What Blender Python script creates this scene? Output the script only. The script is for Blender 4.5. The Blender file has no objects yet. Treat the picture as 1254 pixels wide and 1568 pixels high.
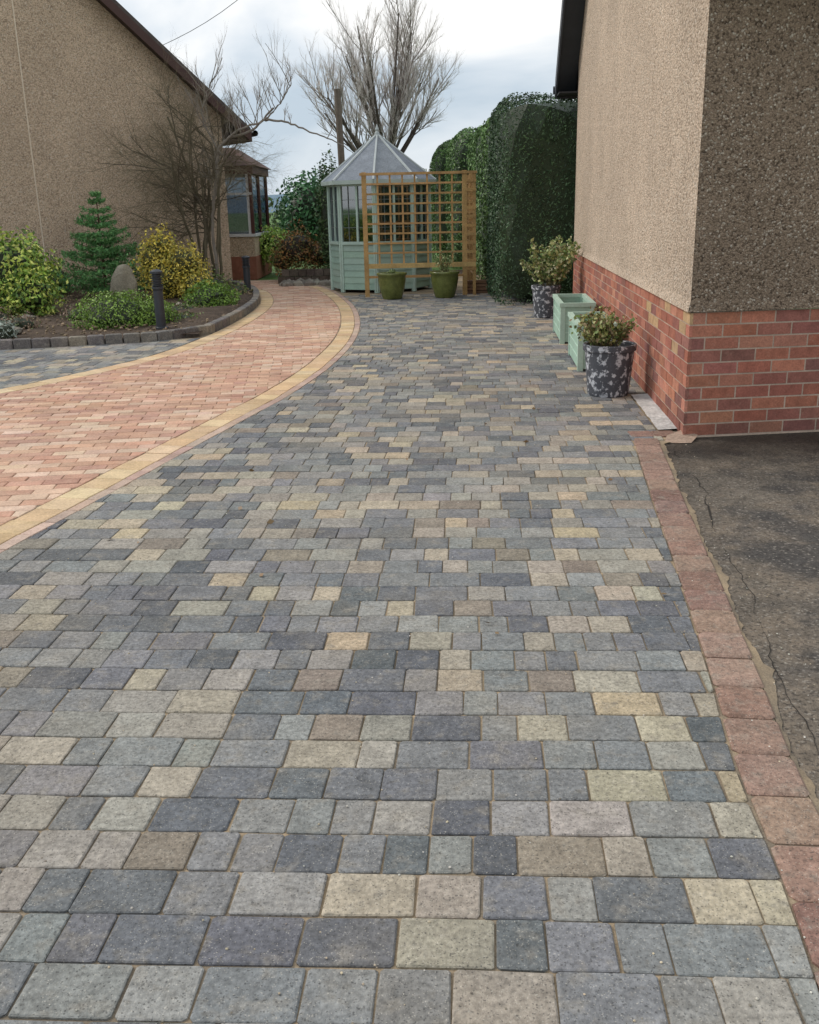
import bpy, math, random
import numpy as np
from mathutils import Vector as V, noise
random.seed(7); rnd=random.random
def U(a,b): return a+(b-a)*rnd()
scene=bpy.context.scene
# ------------------------------------------------------------------ materials
def mk(name,color=None,rough=.85,ns=3,na=.25,fs=90,fa=.25,bs=120,bd=.004,bstr=.6,spec=.3,patch=None,speck=None,damp=None):
    m=bpy.data.materials.new(name); m.use_nodes=True
    nt=m.node_tree; N=nt.nodes; L=nt.links; b=N['Principled BSDF']
    b.inputs['Roughness'].default_value=rough
    b.inputs['Specular IOR Level'].default_value=spec
    tc=N.new('ShaderNodeTexCoord').outputs['Object']
    if color is None:
        a=N.new('ShaderNodeAttribute'); a.attribute_name='Col'; c=a.outputs['Color']
    else:
        a=N.new('ShaderNodeRGB'); a.outputs[0].default_value=(*color,1); c=a.outputs[0]
    def noi(s,det=3,rg=.6):
        n=N.new('ShaderNodeTexNoise'); n.inputs['Scale'].default_value=s; n.inputs['Detail'].default_value=det
        n.inputs['Roughness'].default_value=rg; L.new(tc,n.inputs['Vector']); return n.outputs['Fac']
    def mulv(c,f,amt):
        mr=N.new('ShaderNodeMapRange'); mr.inputs['From Min'].default_value=.25; mr.inputs['From Max'].default_value=.75
        mr.inputs['To Min'].default_value=1-amt; mr.inputs['To Max'].default_value=1+amt; L.new(f,mr.inputs['Value'])
        v=N.new('ShaderNodeVectorMath'); v.operation='SCALE'; L.new(c,v.inputs[0]); L.new(mr.outputs[0],v.inputs['Scale']); return v.outputs[0]
    def ramp(f,lo,hi):
        mr=N.new('ShaderNodeMapRange'); mr.inputs['From Min'].default_value=lo; mr.inputs['From Max'].default_value=hi
        L.new(f,mr.inputs['Value']); return mr.outputs[0]
    def mix(c,col,f,amt):
        q=N.new('ShaderNodeMath'); q.operation='MULTIPLY'; L.new(f,q.inputs[0]); q.inputs[1].default_value=amt
        x=N.new('ShaderNodeMix'); x.data_type='RGBA'; L.new(q.outputs[0],x.inputs['Factor']); L.new(c,x.inputs['A'])
        x.inputs['B'].default_value=(*col,1); return x.outputs['Result']
    if na: c=mulv(c,noi(ns),na)
    if patch:
        for (s,lo,hi,col,amt) in patch: c=mix(c,col,ramp(noi(s,5),lo,hi),amt)
    if speck:
        for (s,th,col,amt) in speck:
            vo=N.new('ShaderNodeTexVoronoi'); vo.inputs['Scale'].default_value=s; L.new(tc,vo.inputs['Vector'])
            sp=N.new('ShaderNodeSeparateColor'); L.new(vo.outputs['Color'],sp.inputs[0])
            c=mix(c,col,ramp(sp.outputs[0],th,th+.03),amt)
    if fa: c=mulv(c,noi(fs,2),fa)
    if damp:   # damp staining towards the foot of the wall
        sx=N.new('ShaderNodeSeparateXYZ'); L.new(tc,sx.inputs[0])
        ad=N.new('ShaderNodeMath'); ad.operation='MULTIPLY_ADD'; L.new(noi(1.6,5),ad.inputs[0]); ad.inputs[1].default_value=2.6; L.new(sx.outputs[1],ad.inputs[2])
        f=ramp(ad.outputs[0],damp[0],damp[1]); v=N.new('ShaderNodeMapRange'); v.inputs['To Min'].default_value=1; v.inputs['To Max'].default_value=.30; L.new(f,v.inputs['Value'])
        s=N.new('ShaderNodeVectorMath'); s.operation='SCALE'; L.new(c,s.inputs[0]); L.new(v.outputs[0],s.inputs['Scale']); c=s.outputs[0]
        v2=N.new('ShaderNodeMapRange'); v2.inputs['To Min'].default_value=.88; v2.inputs['To Max'].default_value=.5; L.new(f,v2.inputs['Value']); L.new(v2.outputs[0],b.inputs['Roughness'])
    L.new(c,b.inputs['Base Color'])
    if bd:
        bu=N.new('ShaderNodeBump'); bu.inputs['Distance'].default_value=bd; bu.inputs['Strength'].default_value=bstr
        L.new(noi(bs,4,.7),bu.inputs['Height']); L.new(bu.outputs[0],b.inputs['Normal'])
    return m
def pebble(name,col,lt,dk,sc=75):
    m=bpy.data.materials.new(name); m.use_nodes=True
    nt=m.node_tree; N=nt.nodes; L=nt.links; b=N['Principled BSDF']; b.inputs['Roughness'].default_value=.95; b.inputs['Specular IOR Level'].default_value=.15
    tc=N.new('ShaderNodeTexCoord').outputs['Object']
    nd=N.new('ShaderNodeTexNoise'); nd.inputs['Scale'].default_value=60; nd.inputs['Detail'].default_value=2; L.new(tc,nd.inputs['Vector'])
    ds=N.new('ShaderNodeVectorMath'); ds.operation='MULTIPLY_ADD'; L.new(nd.outputs['Color'],ds.inputs[0]); ds.inputs[1].default_value=(.014,.014,.014); L.new(tc,ds.inputs[2])
    vo=N.new('ShaderNodeTexVoronoi'); vo.inputs['Scale'].default_value=sc; L.new(ds.outputs[0],vo.inputs['Vector'])
    sp=N.new('ShaderNodeSeparateColor'); L.new(vo.outputs['Color'],sp.inputs[0])
    cr=N.new('ShaderNodeValToRGB'); L.new(sp.outputs[0],cr.inputs[0])
    e=cr.color_ramp.elements; e[0].color=(*dk,1); e[0].position=.0; e[1].color=(*lt,1); e[1].position=1
    for p,c in ((.2,tuple(.80*x for x in col)),(.4,col),(.86,tuple(1.08*x for x in col))):
        q=e.new(p); q.color=(*c,1)
    n=N.new('ShaderNodeTexNoise'); n.inputs['Scale'].default_value=.9; n.inputs['Detail'].default_value=7; n.inputs['Roughness'].default_value=.65; L.new(tc,n.inputs['Vector'])
    mr=N.new('ShaderNodeMapRange'); mr.inputs['From Min'].default_value=.3; mr.inputs['From Max'].default_value=.7; mr.inputs['To Min'].default_value=.84; mr.inputs['To Max'].default_value=1.12; L.new(n.outputs['Fac'],mr.inputs['Value'])
    s=N.new('ShaderNodeVectorMath'); s.operation='SCALE'; L.new(cr.outputs[0],s.inputs[0]); L.new(mr.outputs[0],s.inputs['Scale'])
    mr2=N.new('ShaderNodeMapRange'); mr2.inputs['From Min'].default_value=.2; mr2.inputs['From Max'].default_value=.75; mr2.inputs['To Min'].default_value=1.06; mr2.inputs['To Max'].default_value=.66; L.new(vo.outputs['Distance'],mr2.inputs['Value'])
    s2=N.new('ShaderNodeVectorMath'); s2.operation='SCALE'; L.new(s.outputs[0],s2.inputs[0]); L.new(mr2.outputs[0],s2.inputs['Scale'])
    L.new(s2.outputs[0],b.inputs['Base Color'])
    iv=N.new('ShaderNodeMath'); iv.operation='SUBTRACT'; iv.inputs[0].default_value=1; L.new(vo.outputs['Distance'],iv.inputs[1])
    bu=N.new('ShaderNodeBump'); bu.inputs['Distance'].default_value=.011; bu.inputs['Strength'].default_value=1; L.new(iv.outputs[0],bu.inputs['Height']); L.new(bu.outputs[0],b.inputs['Normal'])
    return m
M={}
M['paver']=mk('paver_stone',rough=.9,ns=13,na=.25,fs=70,fa=.32,bs=80,bd=.007,bstr=1,spec=.2,patch=[(1.1,.5,.72,(.40,.335,.24),.35),(.9,.5,.7,(.17,.165,.16),.35),(15,.53,.68,(.38,.34,.28),.42),(30,.57,.7,(.10,.10,.095),.4)],speck=[(420,.955,(.60,.56,.48),.45),(300,.93,(.05,.05,.05),.55)])
M['brick']=mk('clay_brick',rough=.9,ns=14,na=.22,fs=90,fa=.22,bs=90,bd=.003,patch=[(20,.60,.72,(.42,.27,.20),.3)])
M['orange']=mk('orange_block',rough=.9,ns=8,na=.18,fs=70,fa=.2,bs=80,bd=.003,spec=.2,patch=[(5,.48,.7,(.60,.44,.32),.4),(1,.52,.7,(.42,.27,.2),.3)],speck=[(340,.95,(.7,.62,.5),.35)])
M['sand']=mk('jointing_sand',(.36,.275,.18),ns=3,na=.35,fs=200,fa=.3,patch=[(1.6,.45,.6,(.15,.13,.105),.75)])
M['mortar']=mk('mortar',(.46,.36,.285),ns=6,na=.25,fs=150,fa=.2)
M['tarmac']=mk('tarmac',(.175,.15,.122),ns=1.5,na=.3,fs=45,fa=.35,bs=90,bd=.016,bstr=1,spec=.25,damp=(6.1,7.3),patch=[(1.7,.48,.60,(.30,.24,.18),.6),(.8,.53,.60,(.075,.073,.074),.75),(9,.56,.68,(.33,.26,.19),.35)],speck=[(110,.90,(.40,.36,.31),.55),(120,.82,(.05,.045,.042),.55)])
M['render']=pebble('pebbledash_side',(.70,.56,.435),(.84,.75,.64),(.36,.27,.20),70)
M['render_shade']=pebble('pebbledash_front_shaded',(.37,.28,.205),(.68,.60,.50),(.13,.095,.07),88)  # shade on the front wall is put into this darker pebbledash colour
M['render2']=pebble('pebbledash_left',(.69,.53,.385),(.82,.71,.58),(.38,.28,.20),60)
M['soil']=mk('bark_soil',(.10,.07,.05),ns=5,na=.4,fs=45,fa=.5,bs=30,bd=.04,bstr=1)
M['leaf']=mk('leaves',rough=.55,ns=2,na=.2,fa=0,bd=0,spec=.4)
M['twig']=mk('bark',rough=.9,ns=5,na=.2,fa=0,bd=0)
M['paint']=mk('painted_wood',rough=.6,ns=4,na=.12,fs=60,fa=.08,bs=50,bd=.0015)
M['wood']=mk('timber',rough=.8,ns=6,na=.25,fs=50,fa=.2,bs=60,bd=.003)
M['stone']=mk('rough_stone',rough=.9,ns=7,na=.3,fs=50,fa=.25,bs=20,bd=.02)
M['grass']=mk('grass',(.09,.17,.04),ns=.6,na=.35,fs=25,fa=.35,bs=40,bd=.03)
M['hill_haze']=mk('hazy_hillside',(.12,.19,.25),ns=.02,na=.3,fs=.2,fa=.15,bd=0)  # distance haze painted in as a bluish base colour
M['roof']=mk('roof_tiles',rough=.8,ns=5,na=.2,fs=40,fa=.2,bs=40,bd=.005)
M['glaze']=mk('glazed_ceramic',rough=.25,ns=9,na=.35,fs=40,fa=.15,bs=20,bd=.002,spec=.5)
M['marble']=mk('mottled_pot',(.085,.09,.105),rough=.5,ns=5,na=.1,fs=60,fa=.1,bs=20,bd=.003,patch=[(24,.53,.60,(.60,.62,.66),.9)])
M['plastic']=mk('green_plastic',rough=.5,ns=4,na=.12,fs=50,fa=.08,bs=90,bd=.001)
M['metal']=mk('dark_painted_metal',(.035,.04,.05),rough=.4,ns=8,na=.2,fs=50,fa=.1,bd=0,spec=.5)
g=bpy.data.materials.new('window_glass'); g.use_nodes=True; nt=g.node_tree; nt.nodes.clear()
o=nt.nodes.new('ShaderNodeOutputMaterial'); gl=nt.nodes.new('ShaderNodeBsdfGlossy'); gl.inputs['Roughness'].default_value=.03; gl.inputs['Color'].default_value=(.8,.85,.9,1)
tr=nt.nodes.new('ShaderNodeBsdfTransparent'); tr.inputs[0].default_value=(.36,.42,.46,1); mx=nt.nodes.new('ShaderNodeMixShader'); mx.inputs[0].default_value=.22
nt.links.new(tr.outputs[0],mx.inputs[1]); nt.links.new(gl.outputs[0],mx.inputs[2]); nt.links.new(mx.outputs[0],o.inputs[0]); M['glass']=g
# ------------------------------------------------------------------ mesh builder
class MB:
    def __init__(s): s.v=[];s.f=[];s.c=[]
    def face(s,pts,col):
        n=len(s.v); s.v+= [tuple(p) for p in pts]; s.f.append(tuple(range(n,n+len(pts)))); s.c.append(col)
    def mesh(s,vs,fs,col):
        n=len(s.v); s.v+=[tuple(p) for p in vs]
        for f in fs: s.f.append(tuple(n+i for i in f)); s.c.append(col)
    def box(s,o,a,b,c,col):
        o,a,b,c=V(o),V(a),V(b),V(c)
        if a.cross(b).dot(c)<0: a,b=b,a
        vs=[o,o+a,o+a+b,o+b,o+c,o+a+c,o+a+b+c,o+b+c]
        s.mesh(vs,[(3,2,1,0),(4,5,6,7),(0,1,5,4),(1,2,6,5),(2,3,7,6),(3,0,4,7)],col)
    def build(s,name,mat,parent=None,smooth=False):
        me=bpy.data.meshes.new(name); me.from_pydata(s.v,[],s.f)
        at=me.attributes.new('Col','FLOAT_COLOR','FACE')
        at.data.foreach_set('color',np.array([(c[0],c[1],c[2],1) for c in s.c],dtype=np.float32).ravel())
        if smooth: me.polygons.foreach_set('use_smooth',[True]*len(me.polygons))
        me.materials.append(M[mat]); me.update()
        ob=bpy.data.objects.new(name,me); scene.collection.objects.link(ob)
        if parent: ob.parent=parent
        return ob
def empty(name):
    e=bpy.data.objects.new(name,None); scene.collection.objects.link(e); return e
def jit(c,a=.1,h=.03):
    k=1+U(-a,a); return tuple(max(0,x*k*(1+U(-h,h))) for x in c)
def clip(poly,px,py,nx,ny):
    out=[];n=len(poly)
    for i in range(n):
        a=poly[i];b=poly[(i+1)%n]
        da=(a[0]-px)*nx+(a[1]-py)*ny; db=(b[0]-px)*nx+(b[1]-py)*ny
        if da>=0: out.append(a)
        if (da>=0)!=(db>=0):
            t=da/(da-db); out.append((a[0]+(b[0]-a[0])*t,a[1]+(b[1]-a[1])*t))
    return out
def area(p):
    return .5*sum(p[i][0]*p[(i+1)%len(p)][1]-p[(i+1)%len(p)][0]*p[i][1] for i in range(len(p)))
def inset(poly,d):
    out=poly;n=len(poly)
    for i in range(n):
        a=poly[i];b=poly[(i+1)%n]; ex,ey=b[0]-a[0],b[1]-a[1]; l=math.hypot(ex,ey)
        if l<1e-5: continue
        nx,ny=-ey/l,ex/l
        out=clip(out,a[0]+nx*d,a[1]+ny*d,nx,ny)
        if len(out)<3: return []
    return out
def chamf(p,d):
    out=[];n=len(p)
    for i in range(n):
        a,b,c=V(p[i-1]),V(p[i]),V(p[(i+1)%n])
        l1=(a-b).length;l2=(c-b).length
        if l1<1e-6 or l2<1e-6: continue
        dd=d*U(.5,1.8)
        out.append(tuple(b+(a-b)/l1*min(dd,l1*.3))); out.append(tuple(b+(c-b)/l2*min(dd,l2*.3)))
    return out
def paver(mb,poly,z,depth,col,gap=.0022,bev=.0032,ch=.005,wob=.0018):
    if len(poly)<3: return
    if area(poly)<0: poly=poly[::-1]
    if area(poly)<.0006: return
    p=inset(poly,gap*U(.5,1.7))
    if len(p)<3 or area(p)<.0005: return
    q=inset(p,bev)
    if len(q)<3: return
    p=chamf(p,ch)
    p=[(a[0]+U(-.0016,.0016),a[1]+U(-.0016,.0016)) for a in p]
    cx=sum(a[0] for a in p)/len(p);cy=sum(a[1] for a in p)/len(p)
    minr=min(math.hypot(a[0]-cx,a[1]-cy) for a in p); k=max(0.3,1-bev*1.3/max(minr,.01))
    zt=z+U(-wob,wob); tx,ty=U(-.010,.010),U(-.010,.010)
    top=[(cx+(a[0]-cx)*k,cy+(a[1]-cy)*k,zt+tx*(a[0]-cx)+ty*(a[1]-cy)) for a in p]
    out=[(a[0],a[1],zt-bev*.8) for a in p]; bot=[(a[0],a[1],zt-depth) for a in p]
    n=len(p); fs=[tuple(range(n))]
    for i in range(n):
        j=(i+1)%n; fs.append((n+i,n+j,j,i)); fs.append((2*n+i,2*n+j,n+j,n+i))
    mb.mesh(top+out+bot,fs,col)
# ------------------------------------------------------------------ curves
def smooth(pts,n=12):
    P=[V(p) for p in pts]; P=[P[0]*2-P[1]]+P+[P[-1]*2-P[-2]]; out=[]
    for i in range(1,len(P)-2):
        a,b,c,d=P[i-1:i+3]
        for k in range(n):
            t=k/n; out.append(.5*((2*b)+(c-a)*t+(2*a-5*b+4*c-d)*t*t+(3*b-a-3*c+d)*t**3))
    out.append(P[-2]); return out
YLO=smooth([(-4.6,-1.5),(-3.5,0),(-2.75,1.5),(-2.2,3.0),(-1.91,4.2),(-1.71,5.03),(-1.49,5.97),(-1.24,7.03),(-1.03,7.91),(-.79,9.41),(-.65,11.31),(-.68,13.33),(-.9,15.68),(-1.4,18.5),(-1.95,20.2),(-2.6,21.6)])
INL=smooth([(-6.6,4.6),(-5.2,6.2),(-4.2,7.35),(-3.46,8.27),(-3.0,9.1),(-2.51,10.25),(-2.23,11.7),(-2.08,13.6),(-2.1,15.8),(-2.4,17.9),(-2.8,19.2),(-3.4,20.6)])
BIN=smooth([(.3,-2.0),(.52,0),(.78,1.62),(.86,2.3),(.94,2.79),(1.08,3.70),(1.24,4.81),(1.42,6.0),(1.45,6.17)])
def fx(curve):
    ys=np.array([p.y for p in curve]);xs=np.array([p.x for p in curve]); return lambda y: float(np.interp(y,ys,xs))
ylo,inl,bin_=fx(YLO),fx(INL),fx(BIN)
def wallx(y): return 1.76+(y-6.13)*.0793
def cl_right_of(poly,f,off=0):
    cy=sum(p[1] for p in poly)/len(poly); x=f(cy)+off; d=(f(cy+.05)-f(cy-.05))/.1
    return clip(poly,x,cy,1,-d)
def cl_left_of(poly,f,off=0):
    cy=sum(p[1] for p in poly)/len(poly); x=f(cy)+off; d=(f(cy+.05)-f(cy-.05))/.1
    return clip(poly,x,cy,-1,d)
def gk(x): return float(np.interp(x,[-10,-6,-4.58,-3.9,-2.92,-2.69],[10.6,10.95,11.15,11.3,11.59,11.75]))
# ------------------------------------------------------------------ grey drive
GREY=[(.14,.147,.157),(.18,.187,.195),(.23,.233,.233),(.28,.275,.26),(.335,.312,.272),(.39,.345,.28),(.44,.38,.29),(.48,.39,.275),(.28,.24,.195)]
GW=[14,19,19,16,13,9,5.5,3,5]
ang=math.radians(-4.0); ca,sa=math.cos(ang),math.sin(ang)
mb=MB()
def rot(u,v):
    v+=.022*noise.noise(V((u*.55,v*.4,3.3)))+.006*noise.noise(V((u*2.2,v*1.5,8))); u+=.03*noise.noise(V((u*.4,v*.5,9.1)))
    return (u*ca-v*sa, u*sa+v*ca)
v=-1.5
while v<18.2:
    u=-11+U(0,.2); dv=.147
    while u<4.5:
        w=random.choices([.105,.147,.205],[3,5,3])[0]
        poly=[rot(u,v),rot(u+w,v),rot(u+w,v+dv),rot(u,v+dv)]; u+=w
        cx=sum(p[0] for p in poly)/4; cy=sum(p[1] for p in poly)/4
        col=jit(random.choices(GREY,GW)[0],.12,.03)
        if cx>ylo(cy)-.3 and cy<18.0:
            if cy<-1.5 or cy>17.2: continue
            q=cl_right_of(poly,ylo,.075)
            if len(q)<3: continue
            if cy<6.12: q=cl_left_of(q,bin_)
            else: q=cl_left_of(q,wallx,-.13 if cy<7.6 else 0)
            if len(q)>=3: paver(mb,q,0,.03,col)
        elif cx<inl(cy) and cx>-10 and cy<12 and cy>3:
            q=cl_left_of(poly,inl,-.22)
            if len(q)<3: continue
            gx=sum(p[0] for p in q)/len(q); y0=gk(gx)
            q=clip(q,gx,y0,0.2,-1)
            if len(q)>=3: paver(mb,q,0,.03,col)
    v+=dv
mb.build('grey_block_paving','paver')
mb=MB(); ORG=[(.57,.36,.255),(.53,.315,.22),(.60,.42,.31),(.49,.295,.215),(.62,.46,.35),(.46,.27,.205)]
a2=math.radians(6); c2,s2=math.cos(a2),math.sin(a2)
row=0; v=-3
def pr(a,b):
    b+=.02*noise.noise(V((a*.6,b*.5,1.3))); a+=.02*noise.noise(V((a*.6,b*.5,5.3)))
    return (a*c2-b*s2,a*s2+b*c2)
while v<22.5:
    u=-9+(.1 if row%2 else 0)+U(-.012,.012)
    while u<3:
        poly=[pr(u,v),pr(u+.2,v),pr(u+.2,v+.1),pr(u,v+.1)]; u+=.2
        cx=sum(p[0] for p in poly)/4; cy=sum(p[1] for p in poly)/4
        if cy<-1.2 or cy>21.3 or cx>ylo(cy) or (cy>4.6 and cx<inl(cy)-.3) : continue
        if cy<=4.6 and cx<-8: continue
        q=cl_left_of(poly,ylo,-.185)
        if len(q)<3: continue
        if cy>4.6: q=cl_right_of(q,inl,.005)
        if len(q)>=3: paver(mb,q,0,.03,jit(random.choice(ORG),.12,.03),gap=.002,bev=.0035,ch=.003)
    v+=.1; row+=1
mb.build('orange_block_paving','orange')
def band(curve,o0,o1,step,cols,name,mat,z=0,depth=.03,ymin=-9,ymax=99,**k):
    mb=MB(); P=[p for p in curve if ymin<=p.y<=ymax]; L=[0]
    for i in range(1,len(P)): L.append(L[-1]+(P[i]-P[i-1]).length)
    xs=[p.x for p in P]; ys=[p.y for p in P]
    def at(s):
        x,y=np.interp(s,L,xs),np.interp(s,L,ys); x2,y2=np.interp(s+.08,L,xs),np.interp(s+.08,L,ys); x1,y1=np.interp(s-.08,L,xs),np.interp(s-.08,L,ys)
        t=V((x2-x1,y2-y1)).normalized(); return V((float(x),float(y))),V((-t.y,t.x))
    s=0
    while s+step<=L[-1]:
        a,na=at(s);b,nb=at(s+step)
        paver(mb,[tuple(a+na*o0),tuple(b+nb*o0),tuple(b+nb*o1),tuple(a+na*o1)],z,depth,jit(random.choice(cols),.12,.03),**k); s+=step
    return mb.build(name,mat)
YEL=[(.61,.45,.27),(.65,.50,.32),(.56,.40,.24),(.63,.45,.26)]
band(YLO,.0,.175,.2,YEL,'yellow_edging_course','orange',ch=.003)
band(YLO,-.073,-.002,.2,[(.46,.33,.27),(.42,.30,.25),(.5,.38,.31)],'red_edging_course','orange',ch=.003)
band(INL,.0,.2,.2,YEL,'yellow_edging_course','orange',ch=.003)
RED=[(.285,.175,.138),(.25,.15,.12),(.32,.205,.165),(.30,.20,.155)]
band(BIN,-.160,-.002,.2,RED,'red_block_border','paver',z=.004,ch=.011,bev=.007)
mb=MB()
for i in range(2): paver(mb,[(1.44+i*.15,6.14),(1.59+i*.15,6.14),(1.59+i*.15,6.30),(1.44+i*.15,6.30)],.004,.03,jit(RED[i]),ch=.01)
mb.build('red_block_border','paver')
def strip(name,mat,f0,f1,y0,y1,z,n=120,col=(.3,.3,.3)):
    mb=MB(); vs=[]
    for i in range(n+1):
        y=y0+(y1-y0)*i/n; vs+=[(f0(y),y,z),(f1(y),y,z)]
    mb.mesh(vs,[(2*i,2*i+1,2*i+3,2*i+2) for i in range(n)],col); return mb.build(name,mat)
bo=lambda y:bin_(y)+.155
strip('sand_bed','sand',lambda y:-10,lambda y:(bo(y) if y<6.13 else wallx(y)+.05),-1.6,21.6,-.0065)
strip('tarmac','tarmac',lambda y:bin_(y)+.15,lambda y:14,-3,6.32,-.013,n=160)
mb=MB()
vs=[];n=320
for i in range(n+1):
    y=-1.5+7.55*i/n; x=bin_(y)+.156; w=.008+.04*max(0,noise.noise(V((0,y*2.3,1)))+.25)+.03*max(0,noise.noise(V((0,y*11,1))))+U(0,.010)
    vs+=[(x,y,-.004),(x+w,y+U(-.004,.004),-.0095)]
mb.mesh(vs,[(2*i,2*i+1,2*i+3,2*i+2) for i in range(n)],(.3,.2,.12)); mb.build('mortar_haunching','sand')
mb=MB(); vs=[]
for i in range(n+1):
    y=-1.5+7.3*i/n; x=bin_(y)+.25+.05*noise.noise(V((3,y*.9,1)))+.03*noise.noise(V((3,y*5,1)))+.012*noise.noise(V((3,y*19,1))); w=max(.0006,.003+.013*noise.noise(V((7,y*2.3,1))))
    vs+=[(x,y,-.0105),(x+w,y,-.0105)]
mb.mesh(vs,[(2*i,2*i+1,2*i+3,2*i+2) for i in range(n)],(.035,.03,.025)); mb.build('tarmac_crack','twig')
mb=MB(); vs=[];n=24
for i in range(n+1):
    y=6.31+1.25*i/n; vs+=[(wallx(y)-.125+U(-.004,.004),y,.006),(wallx(y)+.03,y,.012)]
mb.mesh(vs,[(2*i,2*i+1,2*i+3,2*i+2) for i in range(n)],(.55,.54,.52)); mb.build('concrete_strip','stone')
mb=MB(); mb.mesh([(1.62,6.02,-.009),(1.69,5.985,-.009),(1.78,5.99,-.009),(1.86,6.12,.008),(1.78,6.2,.03),(1.66,6.13,.01)],[(0,1,2,3,4,5)],(.40,.29,.22)); mb.build('mortar_patch','stone')
# ------------------------------------------------------------------ ground
mb=MB(); S=700
mb.face([(-S,-S,-.07),(S,-S,-.07),(S,S,-.07),(-S,S,-.07)],(.1,.1,.1)); mb.build('ground','grass')
mb=MB(); mb.face([(-2.6,17.0,-.035),(4,17.0,-.035),(4,24,-.035),(-1.4,24,-.035),(-2.2,21,-.035)],(.1,.1,.1)); mb.build('soil_ground','soil')
mb=MB(); n=160; vs=[]
for i in range(n+1):
    a=math.radians(20+140*i/n); R=420
    hh=5+3.5*(noise.noise(V((i*.06,2,0)))+.5)+1.2*noise.noise(V((i*.3,5,0)))
    vs+=[(R*math.cos(a),R*math.sin(a),-2),((R+60)*math.cos(a),(R+60)*math.sin(a),hh+2),((R+200)*math.cos(a),(R+200)*math.sin(a),-2)]
fs=[]
for i in range(n):
    for k in range(2): fs.append((3*i+k,3*i+3+k,3*i+4+k,3*i+1+k))
mb.mesh(vs,fs,(.1,.1,.1)); mb.build('distant_hills','hill_haze',smooth=True)
# planting bed
mb=MB(); KX=fx([p-V((.22,0)) for p in INL]); cols=70; rows=50; vs=[]
for j in range(rows+1):
    for i in range(cols+1):
        y=12+9.2*(j-1)/(rows-1); xr=KX(max(y,12))-.06; x=-12+(xr+12)*i/cols
        if j==0: y=gk(min(x,-2.69))+.06
        z=.05+.05*min(1,(j)/8)+.05*noise.noise(V((x*.9,y*.9,0)))+.02*noise.noise(V((x*5,y*5,0)))
        if i==cols or j==0: z=.045
        vs.append((x,y,z))
mb.mesh(vs,[(j*(cols+1)+i,j*(cols+1)+i+1,(j+1)*(cols+1)+i+1,(j+1)*(cols+1)+i) for j in range(rows) for i in range(cols)],(.1,.1,.1))
mb.build('planting_bed_soil','soil',smooth=True)
KC=[V((x,gk(x)-.05)) for x in np.linspace(-9,-2.95,40)]+[V((-2.74,11.72)),V((-2.62,11.88))]+[V((KX(y),y)) for y in np.linspace(12.2,20.4,50)]
KC=smooth(KC,3)
band(KC,-.005,.11,.2,[(.15,.14,.14),(.19,.175,.165),(.25,.22,.19),(.16,.15,.145)],'bed_edging_kerb','paver',z=.105,depth=.14,gap=.004,bev=.012,ch=.01)
# ------------------------------------------------------------------ primitives
def ico(sub=2):
    import bmesh
    bm=bmesh.new(); bmesh.ops.create_icosphere(bm,subdivisions=sub,radius=1)
    vs=[v.co.copy() for v in bm.verts]; fs=[tuple(v.index for v in f.verts) for f in bm.faces]; bm.free(); return vs,fs
I1,I2,I3=ico(1),ico(2),ico(3)
def rock(mb,c,sx,sy,sz,col,seed=0,I=I2,amt=.35):
    vs=[]
    for v_ in I[0]:
        k=1+amt*noise.noise(v_*1.3+V((seed*7.1,seed*3.3,0)))+.12*noise.noise(v_*4+V((seed,0,0)))
        vs.append((c[0]+v_.x*sx*k,c[1]+v_.y*sy*k,c[2]+v_.z*sz*k))
    mb.mesh(vs,I[1],col)
def lathe(mb,c,prof,n,col):
    vs=[];fs=[]
    for r_,z_ in prof:
        for k in range(n):
            a=2*math.pi*k/n; vs.append((c[0]+r_*math.cos(a),c[1]+r_*math.sin(a),c[2]+z_))
    for i in range(len(prof)-1):
        for k in range(n): fs.append((i*n+k,i*n+(k+1)%n,(i+1)*n+(k+1)%n,(i+1)*n+k))
    mb.mesh(vs,fs,col)
def tube(mb,pts,rad,sides,col):
    vs=[];fs=[];n=len(pts)
    for i,p in enumerate(pts):
        d=(pts[min(i+1,n-1)]-pts[max(i-1,0)]).normalized()
        a=d.orthogonal().normalized(); b=d.cross(a)
        for k in range(sides):
            t=2*math.pi*k/sides; vs.append(p+(a*math.cos(t)+b*math.sin(t))*rad[i])
    for i in range(n-1):
        for k in range(sides): fs.append((i*sides+k,i*sides+(k+1)%sides,(i+1)*sides+(k+1)%sides,(i+1)*sides+k))
    mb.mesh(vs,fs,col)
def rv():
    while 1:
        v_=V((U(-1,1),U(-1,1),U(-1,1)))
        if .01<v_.length<1: return v_.normalized()
def leaf(mb,p,s,col,n=None,asp=.5):
    a=(n.cross(rv()) if n else rv())
    if a.length<.05: a=rv()
    a.normalize(); b=a.cross(rv()); 
    if b.length<.05: return
    b.normalize(); w=s*asp
    mb.face([p-a*s*.5,p+b*w*.5,p+a*s*.5,p-b*w*.5],col)
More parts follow.
